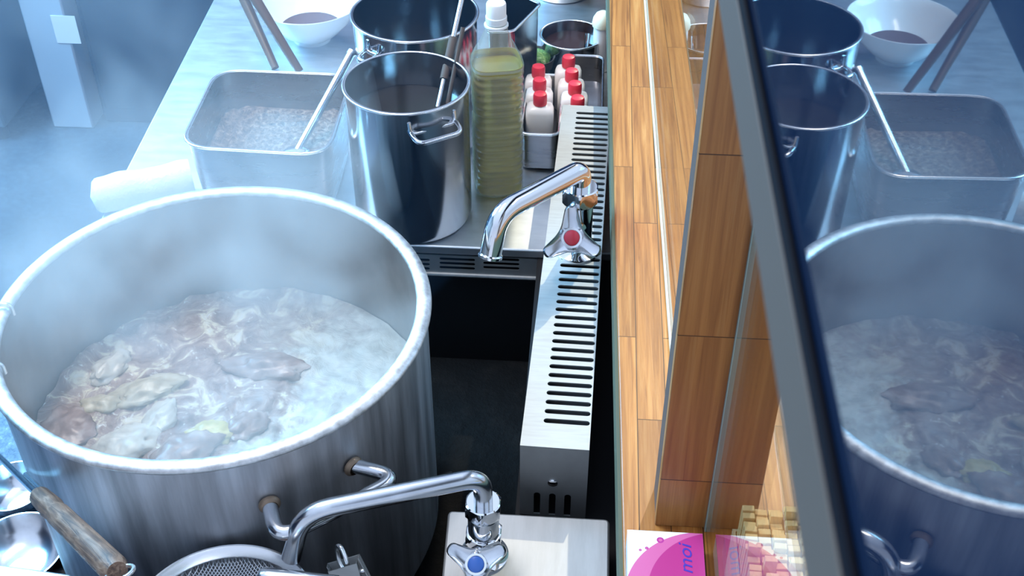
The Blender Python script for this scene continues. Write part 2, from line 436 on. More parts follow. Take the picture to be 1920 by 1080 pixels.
def lump(c, r, sq, seed, rot=0, n=20, amp=0.28):
    mb = MB(); rings = []; c = Vector(c)
    for i in range(n//2+1):
        th = math.pi*i/(n//2); ring = []
        for j in range(n):
            ph = 2*math.pi*j/n
            d = Vector((math.sin(th)*math.cos(ph), math.sin(th)*math.sin(ph), math.cos(th)))
            k = 1 + amp*noise.noise(d*1.6+Vector((seed*7.3,seed,0))) + amp*0.5*noise.noise(d*4+Vector((seed,0,3)))
            p = Vector((d.x*sq[0], d.y*sq[1], d.z*sq[2]))*r*k
            p.rotate(Matrix.Rotation(rot, 3, 'Z')); ring.append(c+p)
        rings.append(ring)
    return mb.quad_grid(rings)
def meaty(name, a, b, c, sc_=30):
    m = mat(name, a, 0.32, Specular_IOR_Level=0.6)
    f = noise_tex(m, coords(m), sc_, 5, 0.6, 0.6)
    ln(m, ramp(m, f, [(0.3,a),(0.52,b),(0.7,c)]), bs(m).inputs['Base Color']); bump(m, f, 0.4, 0.003)
    return m
M_fat = meaty('white_fat', (0.50,0.43,0.35), (0.74,0.70,0.60), (0.85,0.85,0.80))
M_meat = meaty('boiled_meat', (0.20,0.125,0.105), (0.38,0.26,0.225), (0.60,0.50,0.45))
M_veg = meaty('yellow_veg', (0.50,0.40,0.12), (0.68,0.56,0.22), (0.80,0.70,0.38))
M_bone = meaty('pale_bone', (0.46,0.38,0.25), (0.66,0.58,0.42), (0.80,0.76,0.62))
chunks = [
 ('vegetable_piece', 398,812, 0.022, (1.5,1.0,0.6), M_veg, 'soft yellow vegetable piece floating in the broth near the front rim', 'vegetable'),
 ('meat_chunk', 345,852, 0.038, (1.4,0.9,0.5), M_meat, 'rounded reddish meat piece in the broth closest to the front rim', 'meat'),
 ('fat_piece', 240,832, 0.034, (0.9,1.3,0.5), M_fat, 'large white fat piece in the broth at the front left', 'fat'),
 ('fat_piece', 208,690, 0.026, (0.8,1.5,0.6), M_fat, 'tall white fat piece rising at the left of the broth', 'fat'),
 ('bone_piece', 275,735, 0.034, (1.5,0.8,0.5), M_bone, 'long yellowish bone piece lying across the middle of the broth', 'bone'),
 ('fat_piece', 300,785, 0.026, (1.4,0.8,0.55), M_fat, 'white fat scrap between the yellowish bone and the reddish meat', 'fat'),
 ('meat_chunk', 130,800, 0.036, (1.2,1.0,0.45), M_meat, 'brown meat chunk at the left edge of the broth', 'meat'),
 ('meat_chunk', 500,690, 0.036, (1.6,0.8,0.5), M_meat, 'flat grey brown meat slab beside the white foam', 'meat'),
 ('meat_chunk', 460,800, 0.028, (1.2,0.9,0.5), M_meat, 'small brown meat chunk right of the yellow vegetable piece', 'meat'),
 ('bone_piece', 190,760, 0.024, (0.8,1.3,0.6), M_bone, 'stubby yellowish bone piece beneath the tall white fat piece', 'bone'),
]
for i, (nm, u, v, r, sq, m_, lab, cat) in enumerate(chunks):
    q = PZ(u, v, Z_SOUP+0.002)
    tag(obj(nm, lump(q, r, (sq[0],sq[1],sq[2]*0.9), i+1, i*0.9, 40, 0.34), m_, org=q, smooth=80), lab, cat, 'pieces boiling in the stock pot')

# ---------------------------------------------------------------- range, bench, back table
st = thing('gas_range', 'low black iron gas range under the stock pot', 'stove', (-0.4,1.1,0))
obj('range_body', MB().box((-0.80,0.45,0), (-0.075,1.60,Z_STOVE-0.03)), M_black, st, smooth=0)
def crust():
    m = mat('crusted_iron_top', (0.01,0.01,0.012), 0.8, Specular_IOR_Level=0.15)
    f = noise_tex(m, coords(m), 22, 6, 0.7)
    ln(m, ramp(m, f, [(0.5,(0.0015,0.0015,0.002)),(0.68,(0.006,0.005,0.005)),(0.85,(0.03,0.024,0.022))]), bs(m).inputs['Base Color'])
    bump(m, f, 0.6, 0.01); return m
obj('iron_top', MB().box((-0.80,0.45,Z_STOVE-0.03), (-0.075,1.60,Z_STOVE)), crust(), st, bevel=0.004)
for k in range(8):
    a = math.pi/8 + k*math.pi/4; e = Vector((math.cos(a),math.sin(a),0)); c = Vector((PCN[0],PCN[1],Z_STOVE+0.0095))
    obj('trivet_bar', MB().tube([c+e*0.12, c+e*0.32], 0.009, 8), M_black, st)
bench = thing('low_bench', 'low scratched steel bench left of the stock pot holding round bowls', 'bench', (-0.95,1.0,0))
obj('bench_top', MB().box((-1.40,0.40,Z_STOVE-0.03), (-0.805,1.60,Z_STOVE)), M_bench, bench, bevel=0.003)
obj('bench_body', MB().box((-1.36,0.44,0), (-0.815,1.58,Z_STOVE-0.031)), M_navy, bench, smooth=0)

tL, tN = PZ(400,0,Z_TAB), PZ(230,330,Z_TAB)
YF = PZ(900,465,Z_TAB).y
def tx(y): return tN.x + (tL.x-tN.x)*(y-tN.y)/(tL.y-tN.y)
tb = thing('work_table', 'steel work table behind the stock pot carrying pans, pots and bottles', 'table', (-0.45,2.3,0))
TB1 = 3.1
obj('table_top', MB().prism([(tx(YF),YF),(0.10,YF),(0.10,TB1),(tx(TB1),TB1)], Z_TAB-0.018, Z_TAB), M_table, tb, bevel=0.003)
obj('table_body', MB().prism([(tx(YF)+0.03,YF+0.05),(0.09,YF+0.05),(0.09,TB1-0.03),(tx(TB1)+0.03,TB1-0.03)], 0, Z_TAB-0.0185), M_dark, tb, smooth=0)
# slotted strip under the table edge
yv = YF+0.004
zt, zb = PY(900,481,yv).z, PY(900,516,yv).z
def slot(x0, x1, y0, r, n=6):
    return [(x1-r+r*math.cos(a), y0+r*math.sin(a)) for a in [-math.pi/2+math.pi*i/n for i in range(n+1)]] + \
           [(x0+r+r*math.cos(a), y0+r*math.sin(a)) for a in [math.pi/2+math.pi*i/n for i in range(n+1)]]
holes = []
for v in (486,494,502):
    for (u0,u1) in ((742,806),(824,891),(906,974)):
        a, b = PY(u0,v,yv), PY(u1,v,yv)
        holes.append([(p[0], p[1]) for p in slot(a.x, b.x, (a.z+b.z)/2, 0.0032)])
sm = punched([(-0.80,zb),(-0.045,zb),(-0.045,zt),(-0.80,zt)], holes, 0.002)
xf(sm, Matrix.Translation((0,yv,0)) @ Matrix.Rotation(math.pi/2,4,'X'))
obj('slotted_strip', sm, M_vent, tb, smooth=0)
obj('strip_lip', MB().tube([(-0.80,yv-0.002,zb),(-0.045,yv-0.002,zb)], 0.004, 8), M_plate, tb)

# ---------------------------------------------------------------- slotted exhaust guard
C = [PZ(975,835,Z_VENT), PZ(1105,836,Z_VENT), PZ(1140,197,Z_VENT), PZ(1060,196,Z_VENT)]
vx = (C[3]+C[2]-C[0]-C[1])/2; VL = vx.length; vx.normalize()
vy = vx.cross(Vector((0,0,1))).normalized()         # to the right
VW = (C[1]-C[0]).length; O = C[0].copy()
def V(t, s_, z=0): return O + vy*(t*VW) + vx*s_ + Vector((0,0,z))
Zv0 = 0.7825
vent = thing('exhaust_guard', 'long stainless slotted exhaust guard running between the range and the counter', 'vent', (V(0.5,VL/2).x, V(0.5,VL/2).y, Zv0))
s0 = (PZ(1060,791,Z_VENT)-C[0]).dot(vx); s1 = (PZ(1110,213,Z_VENT)-C[0]).dot(vx)
NS = 46; holes = []
for k in range(NS):
    s_ = s0 + (s1-s0)*k/(NS-1)
    holes.append(slot(0.30*VW, 0.985*VW, s_, 0.0043))
tp = punched([(0,0),(VW,0),(VW,VL),(0,VL)], holes, 0.0025)
Mv = Matrix(((vy.x,vx.x,0,O.x),(vy.y,vx.y,0,O.y),(0,0,1,O.z-0.00125),(0,0,0,1)))
obj('slotted_top', xf(tp, Mv), M_vent, vent, smooth=0)
hz = Z_VENT - Zv0
fh = []
for t in (0.26,0.49,0.72):
    w = 0.0045; top = -0.0945; n = 6
    fh.append([(t*VW-w,-0.134),(t*VW+w,-0.134)] + [(t*VW+w*math.cos(a), top+w*math.sin(a)) for a in [math.pi*i/n for i in range(n+1)]])
fp = punched([(0,-hz),(VW,-hz),(VW,-0.0026),(0,-0.0026)], fh, 0.0025)
Mf = Matrix(((vy.x,0,-vx.x,O.x+vx.x*0.00125),(vy.y,0,-vx.y,O.y+vx.y*0.00125),(0,1,0,O.z),(0,0,0,1)))
obj('front_plate', xf(fp, Mf), M_vent, vent, smooth=0)
sd = MB()
sd.slab([V(0,0.003,-hz),V(0,VL,-hz),V(0,VL,-0.0026),V(0,0.003,-0.0026)], vy*0.002)
sd.slab([V(1,0.003,-hz),V(1,VL,-hz),V(1,VL,-0.0026),V(1,0.003,-0.0026)], vy*-0.002)
sd.slab([V(0.03,VL-0.003,-hz),V(0.97,VL-0.003,-hz),V(0.97,VL-0.003,-0.0026),V(0.03,VL-0.003,-0.0026)], vx*0.002)
obj('side_plates', sd, M_vent, vent, smooth=0)
obj('duct_shade_block', MB().slab([V(0.04,0.03,-hz+0.004),V(0.96,0.03,-hz+0.004),V(0.96,VL-0.01,-hz+0.004),V(0.04,VL-0.01,-hz+0.004)], (0,0,hz-0.025)), M_dark, vent, smooth=0)  # added near-black block standing in for shade behind the slots
sc_c = V(0.49,0,-0.068)
obj('screw', MB().lathe([(0.0072,0.0),(0.0068,0.0012),(0.005,0.0022),(0.0025,0.0027),(0,0.0028)], sc_c-vx*0.0002, 20, -vx), M_chrome, vent)

# near-black ledge under the guard and the faucet shelf in front of it
obj_l = obj('trim_1', MB().box((-0.07,0.30,0), (0.10,3.0,Z_TAB-0.019)), M_dark, smooth=0); struct(obj_l)
s1_, s2_ = PZ(840,960,Z_SHELF), PZ(1145,970,Z_SHELF)
s3_ = PZ(829,1078,Z_SHELF)
ybk = (s1_.y+s2_.y)/2
shelf = thing('faucet_shelf', 'stainless shelf plate in front of the exhaust guard carrying the lower faucet', 'shelf', (-0.05,0.8,Z_TAB-0.019))
sx = lambda y: s1_.x + (s3_.x-s1_.x)*(y-s1_.y)/(s3_.y-s1_.y)
obj('shelf_plate', MB().prism(round_poly([(sx(0.35),0.35),(0.058,0.35),(0.058,ybk),(sx(ybk),ybk)], 0.008), Z_SHELF-0.012, Z_SHELF), M_plate, shelf, bevel=0.003)
obj('shelf_base', MB().box((sx(0.35)+0.02,0.36,Z_TAB-0.0185), (0.05,ybk-0.012,Z_SHELF-0.0125)), M_dark, shelf, smooth=0)

# ---------------------------------------------------------------- faucets
def tri_knob(c, n, up, R, root, mbtn, ang0=0.0, lobes=None):
    n = n.normalized(); x = up.cross(n).normalized(); y = n.cross(x)
    poly = []
    for k in range(3):
        a = ang0 + 2*math.pi*k/3
        for da, q in ((-0.17, 1.0), (0.17, 1.0), (math.pi/3, 0.40)):
            poly.append((R*q*math.cos(a+da), R*q*math.sin(a+da)))
    poly = round_poly(poly, R*0.30, 8)
    mb = MB(); rings = []
    for (k, hgt) in ((0.84,-0.007),(0.96,-0.0055),(1.0,-0.002),(0.99,0.003),(0.93,0.0055),(0.86,0.0045),(0.6,0.0025),(0.36,0.002)):
        rings.append([c + (x*p[0]+y*p[1])*k + n*(hgt*R/0.04) for p in poly])
    mb.quad_grid(rings, True, True, True)
    kn = obj('handle', mb, M_satin, root, smooth=60)
    obj('handle_button', MB().lathe([(0.0095*R/0.04,0.000),(0.0095*R/0.04,0.006*R/0.04),(0.008*R/0.04,0.0072*R/0.04),(0,0.0074*R/0.04)], c, 28, n), mbtn, kn)
    obj('button_ring', MB().lathe([(0.0125*R/0.04,0.001),(0.0125*R/0.04,0.0062*R/0.04),(0.0100*R/0.04,0.0062*R/0.04),(0.0100*R/0.04,0.001)], c, 32, n), M_chrome, kn)
    return kn
def hexnut(c, d, r, hgt, root, name='nut'):
    d = d.normalized(); x, y, _ = frame_of(d); n = 60
    def hx(j, lim):
        a = (2*math.pi*j/n) % (math.pi/3) - math.pi/6
        return min(r*0.866/math.cos(a), r*lim)
    rings = []
    for (lim, t) in ((0.84,0),(0.90,0.05),(1.0,0.22),(1.0,0.78),(0.90,0.95),(0.82,1.0),(0.62,1.0)):
        rings.append([Vector(c) + (x*math.cos(2*math.pi*j/n)+y*math.sin(2*math.pi*j/n))*hx(j, lim) + d*hgt*t for j in range(n)])
    return obj(name, MB().quad_grid(rings, True, True, True), M_chrome, root, smooth=25)
ZV = Vector((0,0,1))
# upper faucet on the guard
fb = PZ(1083,470,Z_VENT)
fa = thing('faucet', 'chrome swing faucet with a red-dotted handle on the slotted exhaust guard', 'faucet', fb, 'swing faucets along the range')
ztop = PY(1078,318,fb.y).z; znut = PY(1083,372,fb.y).z
obj('column', MB().lathe([(0.034,0),(0.034,0.004),(0.025,0.008),(0.0215,0.012),(0.0215,znut-Z_VENT-0.010),(0.0245,znut-Z_VENT-0.006),(0.0245,znut-Z_VENT-0.002),(0.016,znut-Z_VENT)], fb, 40, cap0=True), M_chrome, fa)
hexnut((fb.x,fb.y,znut-0.004), ZV, 0.031, 0.027, fa)
el = Vector((fb.x,fb.y,ztop))
tip = PZ(934,400,ztop); dirp = (tip-el).normalized()
tz = PY(920,481,tip.y).z
tipd = PY(919,481,tip.y-0.02); 
path = round_path([Vector((fb.x,fb.y,znut+0.02)), el, tip, tipd], 0.034, 12)
obj('spout', MB().tube(path, 0.0160, 24), M_chrome, fa)
dd = (path[-1]-path[-2]).normalized()
obj('spout_lip', MB().lathe([(0.0158,-0.006),(0.0180,-0.004),(0.0180,0.0),(0.0138,0.001),(0.0138,-0.006)], path[-1]+dd*0.0005, 28, dd), M_chrome, fa)
kc = PY(1072,446,fb.y-0.055)
obj('valve_stem', MB().tube([Vector((fb.x,fb.y,kc.z-0.01)), kc+Vector((0,0.006,-0.002))], [0.017,0.011], 20), M_chrome, fa)
tri_knob(kc, Vector((0.02,-0.80,0.60)), ZV, 0.050, fa, M_redbtn, math.radians(93))
# lower faucet on the shelf
fb2 = PZ(908,1040,Z_SHELF)
fa2 = thing('faucet', 'chrome swing faucet with a blue-dotted handle on the shelf in front of the guard', 'faucet', fb2, 'swing faucets along the range')
zn2 = PY(908,958,fb2.y).z; zt2 = PY(888,893,fb2.y).z
obj('column', MB().lathe([(0.031,0),(0.031,0.003),(0.022,0.007),(0.0195,0.012),(0.0195,zn2-Z_SHELF-0.010),(0.017,zn2-Z_SHELF-0.003),(0.014,zn2-Z_SHELF)], fb2, 40, cap0=True), M_chrome, fa2)
hexnut((fb2.x,fb2.y,zn2-0.004), ZV, 0.0245, 0.022, fa2)
hexnut((fb2.x,fb2.y,Z_SHELF+0.03), ZV, 0.0255, 0.018, fa2)
el2 = Vector((fb2.x,fb2.y,zt2))
tip2 = PZ(566,962,zt2-0.004)
tipd2 = PY(546,1046,tip2.y-0.012)
path = round_path([Vector((fb2.x,fb2.y,zn2+0.012)), el2, tip2, tipd2], 0.036, 12)
obj('spout', MB().tube(path, 0.0118, 24), M_satin, fa2)
kc2 = PY(893,1058,fb2.y-0.045)
obj('valve_stem', MB().tube([Vector((fb2.x,fb2.y,kc2.z-0.012)), kc2+Vector((0,0.006,-0.004))], [0.015,0.010], 20), M_chrome, fa2)
tri_knob(kc2, Vector((0.0,-0.62,0.78)), ZV, 0.042, fa2, M_bluebtn, math.radians(-88))

# ---------------------------------------------------------------- pots on the table
def small_pot(label, c, r, zrim, zliq, mliq, mbody=M_polish, handles=()):
    t = thing('cooking_pot', label, 'pot', (c[0],c[1],Z_TAB), 'steel pots on the work table')
    h = zrim - Z_TAB; b = (c[0],c[1],Z_TAB+0.0004)
    obj('wall', MB().lathe([(0,0),(r-0.012,0),(r-0.004,0.004),(r,0.014),(r,h-0.003),(r+0.004,h-0.001),(r+0.004,h+0.001),(r-0.002,h+0.001),(r-0.0025,h-0.004),(r-0.0025,0.014),(0,0.006)], b, 96), mbody, t)
    obj('rim', MB().tube([(c[0]+(r+0.002)*math.cos(a), c[1]+(r+0.002)*math.sin(a), zrim) for a in [2*math.pi*i/96 for i in range(96)]], 0.0024, 10, closed=True), M_bright, t)
    obj('stock' if zliq else 'base', MB().lathe([(r-0.003,0),(0,0)], (c[0],c[1],zliq), 64), mliq, t)
    for (u0,v0,u1,v1) in handles:
        A = PC(u0,v0,c,r); B = PC(u1,v1,c,r); A.z = B.z = (A.z+B.z)/2
        n = ((A+B)/2-Vector((c[0],c[1],A.z))).normalized()
        obj('handle', MB().tube(round_path([A-n*0.002, A+n*0.032-ZV*0.008, B+n*0.032-ZV*0.008, B-n*0.002], 0.02, 8), 0.0042, 12), M_chrome, t)
        obj('handle_plate', MB().tube(round_path([A+ZV*0.016-n*0.001, A-ZV*0.004+n*0.004, B-ZV*0.004+n*0.004, B+ZV*0.016-n*0.001], 0.012, 6), 0.0035, 10), M_chrome, t)
    return t
H2 = 0.98
P2 = (-0.3080*H2, 1.7830*H2); R2 = 0.1055
small_pot('tall steel pot of dark thin stock with a ladle in it, beside the oil bottle', P2, R2, ZC-H2, ZC-H2-0.062, M_broth_dark, handles=[(768,244,852,226)])
P3 = (-0.3377*H2+0.008, 2.0457*H2+0.004)
small_pot('wide steel pot at the top behind the tall stock pot with the ladle', P3, 0.1165, ZC-H2, ZC-H2-0.16, M_broth_dark, handles=[(690,92,712,98)])
H4 = 1.18
P4 = (-0.0279*H4, 1.9758*H4+0.005)
small_pot('small steel pot of brown sauce behind the red-capped bottles', P4, 0.067, ZC-H4, ZC-H4-0.022, M_sauce)
# ladles in the pot
def ladle(label, a, b, rr, m, bowl=None, grip=None):
    t = thing('ladle', label, 'ladle', a)
    obj('shaft', MB().tube([a, b], rr, 12), m, t)
    if bowl: obj('ladle_bowl', MB().lathe([(bowl*math.sin(x), bowl*0.7*(1-math.cos(x))) for x in [math.pi/2*i/10 for i in range(11)]] + [(bowl*0.96,bowl*0.68),(0.0,0.004)], (a.x,a.y,a.z-bowl*0.5), 32), M_polish, t)
    if grip: obj('grip', MB().tube([a+(b-a)*grip[0], a+(b-a)*grip[1]], rr*1.7, 12), M_rail, t)
    return t
la = PZ(822,196,ZC-H2-0.062); lb = PZ(845,92,ZC-H2+0.005); d = lb-la
ladle('steel ladle with a dark grip standing in the tall pot of stock', la-d*0.25, la+d*2.1, 0.0045, M_satin, 0.03, (0.30,0.62))
la = PZ(840,192,ZC-H2-0.062); lb = PZ(856,112,ZC-H2+0.004); d = lb-la
sp = thing('spoon', 'dark slender spoon leaning next to the ladle in the tall stock pot', 'spoon', la)
obj('shaft', MB().tube([la-d*0.3, la+d*1.75], 0.004, 10), M_rail, sp)
obj('spoon_bowl', lump(la-d*0.4, 0.018, (1,1,0.35), 3, 0, 16, 0.02), M_polish, sp, smooth=60)
la = PZ(1098,92,ZC-H4-0.022); lb = PZ(1101,66,ZC-H4+0.006); d = lb-la
sp = thing('spoon', 'small steel spoon standing in the brown sauce pot', 'spoon', la)
obj('shaft', MB().tube([la-d*0.2, la+d*1.15], 0.005, 10), M_chrome, sp)
obj('spoon_bowl', lump(la-d*0.3, 0.014, (1,1,0.35), 5, 0, 16, 0.02), M_chrome, sp, smooth=60)

# ---------------------------------------------------------------- square pans
def pan(name, label, cat, corners, zr, z0, rad, m, taper=0.012, group=None):
    c = sum((Vector((p[0],p[1],0)) for p in corners), Vector())/4
    t = thing(name, label, cat, (c.x,c.y,z0), group)
    out = round_poly(corners, rad, 10); low = inset(out, taper); inn = inset(out, 0.003); innl = inset(low, 0.003)
    L = lambda P_, z: [Vector((p[0],p[1],z)) for p in P_]
    obj('wall', MB().quad_grid([L(inset(low,0.02),z0+0.0004), L(low,z0+0.006), L(out,zr-0.002), L(inset(out,-0.004),zr), L(inn,zr+0.0005), L(innl,z0+0.010), L(inset(innl,0.02),z0+0.007)], True, True, True), m, t, smooth=35)
    obj('rim', MB().tube([Vector((p[0],p[1],zr)) for p in inset(out,-0.003)], 0.0024, 8, closed=True), M_bright, t)
    return t, inn, innl
ZP = ZC-1.10
pc = [PZ(338,274,ZP), PZ(612,290,ZP), PZ(660,142,ZP), PZ(408,132,ZP)]
pt, inn, innl = pan('square_pan', 'deep rounded square steel pan of brown mince beside the tall stock pot', 'pan', pc, ZP, Z_TAB, 0.055, M_pan)
zm = ZP-0.075
def mince_mat():
    m = mat('brown_mince', (0.3,0.2,0.15), 0.3)
    f = noise_tex(m, coords(m), 110, 5, 0.7); 
    ln(m, ramp(m, f, [(0.35,(0.06,0.035,0.03)),(0.5,(0.20,0.13,0.10)),(0.68,(0.48,0.36,0.28))]), bs(m).inputs['Base Color'])
    bump(m, f, 1.0, 0.006); return m
mi = []
ring = inset(inn, 0.004); cx = sum(p[0] for p in ring)/len(ring); cy = sum(p[1] for p in ring)/len(ring)
for k in range(16):
    f = 1 - k/15.5
    mi.append([Vector((cx+(p[0]-cx)*f, cy+(p[1]-cy)*f, zm + 0.012*noise.noise(Vector((p[0]*f*30,p[1]*f*30,0))) + 0.006*noise.noise(Vector((p[0]*f*90,p[1]*f*90,4))))) for p in ring])
tag(obj('cooked_mince', MB().quad_grid(mi, True, False, True), mince_mat(), org=(cx,cy,zm), smooth=80), 'brown crumbly mince filling the rounded square pan', 'mince', kind='stuff')
# pale ladle handle in the pan
ra = PZ(562,276,zm+0.01); rb = PZ(630,152,ZP+0.012); d = rb-ra
lad = thing('ladle', 'pale steel ladle leaning in the square pan of mince', 'ladle', ra)
obj('shaft', MB().tube([ra-d*0.05, ra+d*1.42], 0.0078, 16), M_satin, lad)
obj('end_cap', MB().tube([ra+d*1.42, ra+d*1.46], 0.0086, 16), M_bright, lad)
obj('ladle_bowl', lump(ra-d*0.08, 0.022, (1.2,1,0.4), 4, 0, 18, 0.03), M_satin, lad, smooth=60)
# thin rod between pan and pot
ra = PZ(630,252,Z_TAB+0.06); rb = PZ(651,168,ZC-H2-0.02)
tag(obj('skewer', MB().tube([ra, ra+(rb-ra)*0.97], 0.0022, 8), M_bright, org=ra), 'thin steel rod leaning between the square pan and the tall stock pot', 'skewer')

# bowl of dark sauce with cooking chopsticks
BZ = Z_TAB
bc = PZ(578,5,BZ+0.090); bc.z = BZ
rB = 0.122
bw = thing('sauce_bowl', 'white porcelain bowl of dark sauce on the table behind the square pan', 'bowl', bc)
outp = [(0,0.004),(0.036,0.004),(0.038,0),(0.042,0),(0.043,0.008),(0.066,0.024),(0.094,0.054),(0.112,0.082),(rB,0.096),(rB-0.001,0.0975),(rB-0.004,0.096),(0.107,0.080),(0.089,0.054),(0.061,0.028),(0.03,0.014),(0,0.012)]
obj('bowl_wall', MB().lathe(outp, bc, 72), M_porcelain, bw)
obj('sauce', MB().lathe([(0.068,0.0345),(0,0.0345)], bc, 48), mat('bowl_sauce', (0.10,0.045,0.05), 0.08), bw)
for i, ((u0,v0),(u1,v1)) in enumerate((((516,128),(452,-14)), ((562,134),(497,28)))):
    a = PZ(u0,v0,BZ+0.007); b = PZ(u1,v1,BZ+(0.13 if i == 0 else 0.112)); d = (b-a).normalized()
    L = 0.34
    cs = tag(obj('cooking_chopstick', MB().tube([a, a+d*L*0.5, a+d*L], [0.009,0.0115,0.0122], 14), M_stick, org=a),
             ('dark cooking chopstick leaning toward the white sauce bowl, further left of the pair' if i == 0 else 'dark cooking chopstick crossing the rim of the white sauce bowl, right of the pair'), 'chopstick', 'cooking chopsticks by the sauce bowl')

# ---------------------------------------------------------------- oil bottle
bb = PZ(931,368,Z_TAB); bb.y += 0.03; bb.z = Z_TAB
zcap = PY(914,2,bb.y).z; zsh = PY(922,98,bb.y).z; znk = PY(917,36,bb.y).z; zl = PY(925,104,bb.y).z
def sq(r, k, z, n=56, rot=0.22):
    out = []
    for j in range(n):
        a = 2*math.pi*j/n; e = 2/k
        x = math.copysign(abs(math.cos(a))**e, math.cos(a))*r; y = math.copysign(abs(math.sin(a))**e, math.sin(a))*r
        out.append(Vector((bb.x+x*math.cos(rot)-y*math.sin(rot), bb.y+x*math.sin(rot)+y*math.cos(rot), z)))
    return out
bt = thing('oil_bottle', 'large ribbed clear bottle of yellow-green oil with a white cap', 'bottle', bb)
Hs = zsh-Z_TAB; rw = 0.0455
def bprof(dr, ztop_):
    rings = [sq(rw*0.8-dr,3,Z_TAB+0.001+dr), sq(rw-dr,4,Z_TAB+0.012+dr)]
    nrib = 17
    for k in range(nrib*4+1):
        t = k/(nrib*4); z = Z_TAB+0.02 + t*(Hs*0.88)
        if z > ztop_: break
        waist = 0.0025*math.exp(-((t-0.6)/0.04)**2)
        rings.append(sq(rw-dr-0.0034*(0.5-0.5*math.cos(2*math.pi*k/4))-waist,4,z))
    return rings
rs = bprof(0, 9)
for t in (0.0,0.25,0.5,0.75,1.0):
    z = Z_TAB+Hs*0.93+(znk-Z_TAB-Hs*0.93)*t
    rs.append(sq(rw+(0.017-rw)*math.sin(t*math.pi/2)**1.4, 4-2*t, z))
obj('bottle_shell', MB().quad_grid(rs, True, True, False), M_shell, bt, smooth=60)
M_oil = mat('yellow_green_oil', (0.52,0.40,0.06), 0.15, Transmission_Weight=0.6, IOR=1.12)
obj('oil', MB().quad_grid(bprof(0.002, zl)+[sq(rw-0.003,4,min(zl, Z_TAB+Hs*0.90))], True, True, True), M_oil, bt, smooth=60)
obj('cap', MB().lathe([(0.0175,0),(0.0185,0.002),(0.0185,0.012),(0.0172,0.013),(0.0172,0.034),(0.0160,0.037),(0,0.037)], (bb.x,bb.y,znk-0.006), 40), M_capwhite, bt)
obj('neck_ring', MB().lathe([(0.0165,0),(0.021,0.001),(0.021,0.004),(0.0165,0.005)], (bb.x,bb.y,znk-0.012), 40), M_capwhite, bt)

# ---------------------------------------------------------------- red-capped bottles in a tray
ZT = Z_TAB+0.085
tq0 = PZ(976,250,ZT)
pan('bottle_tray', 'narrow steel tray left of the exhaust guard holding three red-capped bottles', 'tray', [(tq0.x,tq0.y),(-0.0455,tq0.y),(-0.0455,2.125),(tq0.x+0.004,2.125)], ZT, Z_TAB, 0.016, M_pan, 0.004, 'steel trays of red-capped bottles')
pan('bottle_tray', 'steel tray behind the far end of the exhaust guard holding four red-capped bottles', 'tray', [(-0.0385,1.952),(0.036,1.952),(0.036,2.25),(-0.0385,2.25)], ZT-0.02, Z_TAB, 0.02, M_pan, 0.004, 'steel trays of red-capped bottles')
def cap_bottle(cap_uv, zcap, label):
    q = PZ(cap_uv[0], cap_uv[1], zcap); q.y += 0.016
    t = thing('squeeze_bottle', label, 'bottle', (q.x,q.y,Z_TAB+0.0115), 'red-capped bottles in the steel trays')
    c = Vector((q.x,q.y,Z_TAB+0.0115)); hh = zcap-0.026-c.z
    def R_(r, k, z):
        out = []
        for j in range(32):
            a = 2*math.pi*j/32; e = 2/k
            out.append(c+Vector((math.copysign(abs(math.cos(a))**e,math.cos(a))*r, math.copysign(abs(math.sin(a))**e,math.sin(a))*r*0.78, z)))
        return out
    obj('bottle_body', MB().quad_grid([R_(0.024,4,0),R_(0.027,5,0.004),R_(0.027,5,hh-0.014),R_(0.024,4,hh-0.005),R_(0.012,2,hh)], True, True, True), M_milky, t, smooth=50)
    obj('cap', MB().lathe([(0.0128,0),(0.0135,0.002),(0.0135,0.018),(0.0118,0.0225),(0.006,0.024),(0,0.024)], c+ZV*hh, 28), M_redcap, t)
zc_ = Z_TAB+0.13
for (uv, lab) in (((1012,180),'red-capped milky bottle, front of the left row in the steel tray'),
                  ((1011,153),'red-capped milky bottle, middle of the left row in the steel tray'),
                  ((1009,128),'red-capped milky bottle, rear of the left row in the steel tray'),
                  ((1083,187),'red-capped milky bottle half hidden behind the top of the exhaust guard'),
                  ((1078,160),'red-capped milky bottle, second from the guard in the right row'),
                  ((1072,136),'red-capped milky bottle, third from the guard in the right row'),
                  ((1066,110),'red-capped milky bottle, rearmost of the right row below the sauce pot')):
    cap_bottle(uv, zc_, lab)

# ---------------------------------------------------------------- things at the top of the table
zq = Z_TAB+0.20
pqs = [PZ(915,60,zq), PZ(962,58,zq), PZ(1012,8,zq), PZ(930,-30,zq)]
pan('tall_canister', 'tall square steel canister behind the oil bottle', 'canister', pqs, zq, Z_TAB, 0.012, M_polish, 0.002)
vb = PZ(1000,128,Z_TAB+0.03); vb = Vector((vb.x, vb.y+0.02, Z_TAB))
gb = thing('scallion_bowl', 'small dark bowl of chopped green scallion behind the oil bottle', 'bowl', vb)
obj('bowl_wall', MB().lathe([(0,0.0005),(0.025,0.0005),(0.040,0.025),(0.046,0.05),(0.044,0.05),(0.036,0.027),(0,0.01)], vb, 40), M_rail, gb)
mgreen = mat('chopped_scallion', (0.25,0.4,0.1), 0.5)
f = noise_tex(mgreen, coords(mgreen), 90, 4, 0.7); ln(mgreen, ramp(mgreen, f, [(0.35,(0.04,0.12,0.02)),(0.55,(0.25,0.42,0.08)),(0.7,(0.75,0.72,0.35))]), bs(mgreen).inputs['Base Color']); bump(mgreen, f, 1, 0.005)
obj('scallion', lump((vb.x,vb.y,Z_TAB+0.042), 0.036, (1,1,0.45), 8, 0, 24, 0.2), mgreen, gb, smooth=80)
kz = Z_TAB
k0 = PZ(1072,36,kz)
k0.x -= 0.03; k0.y += 0.06
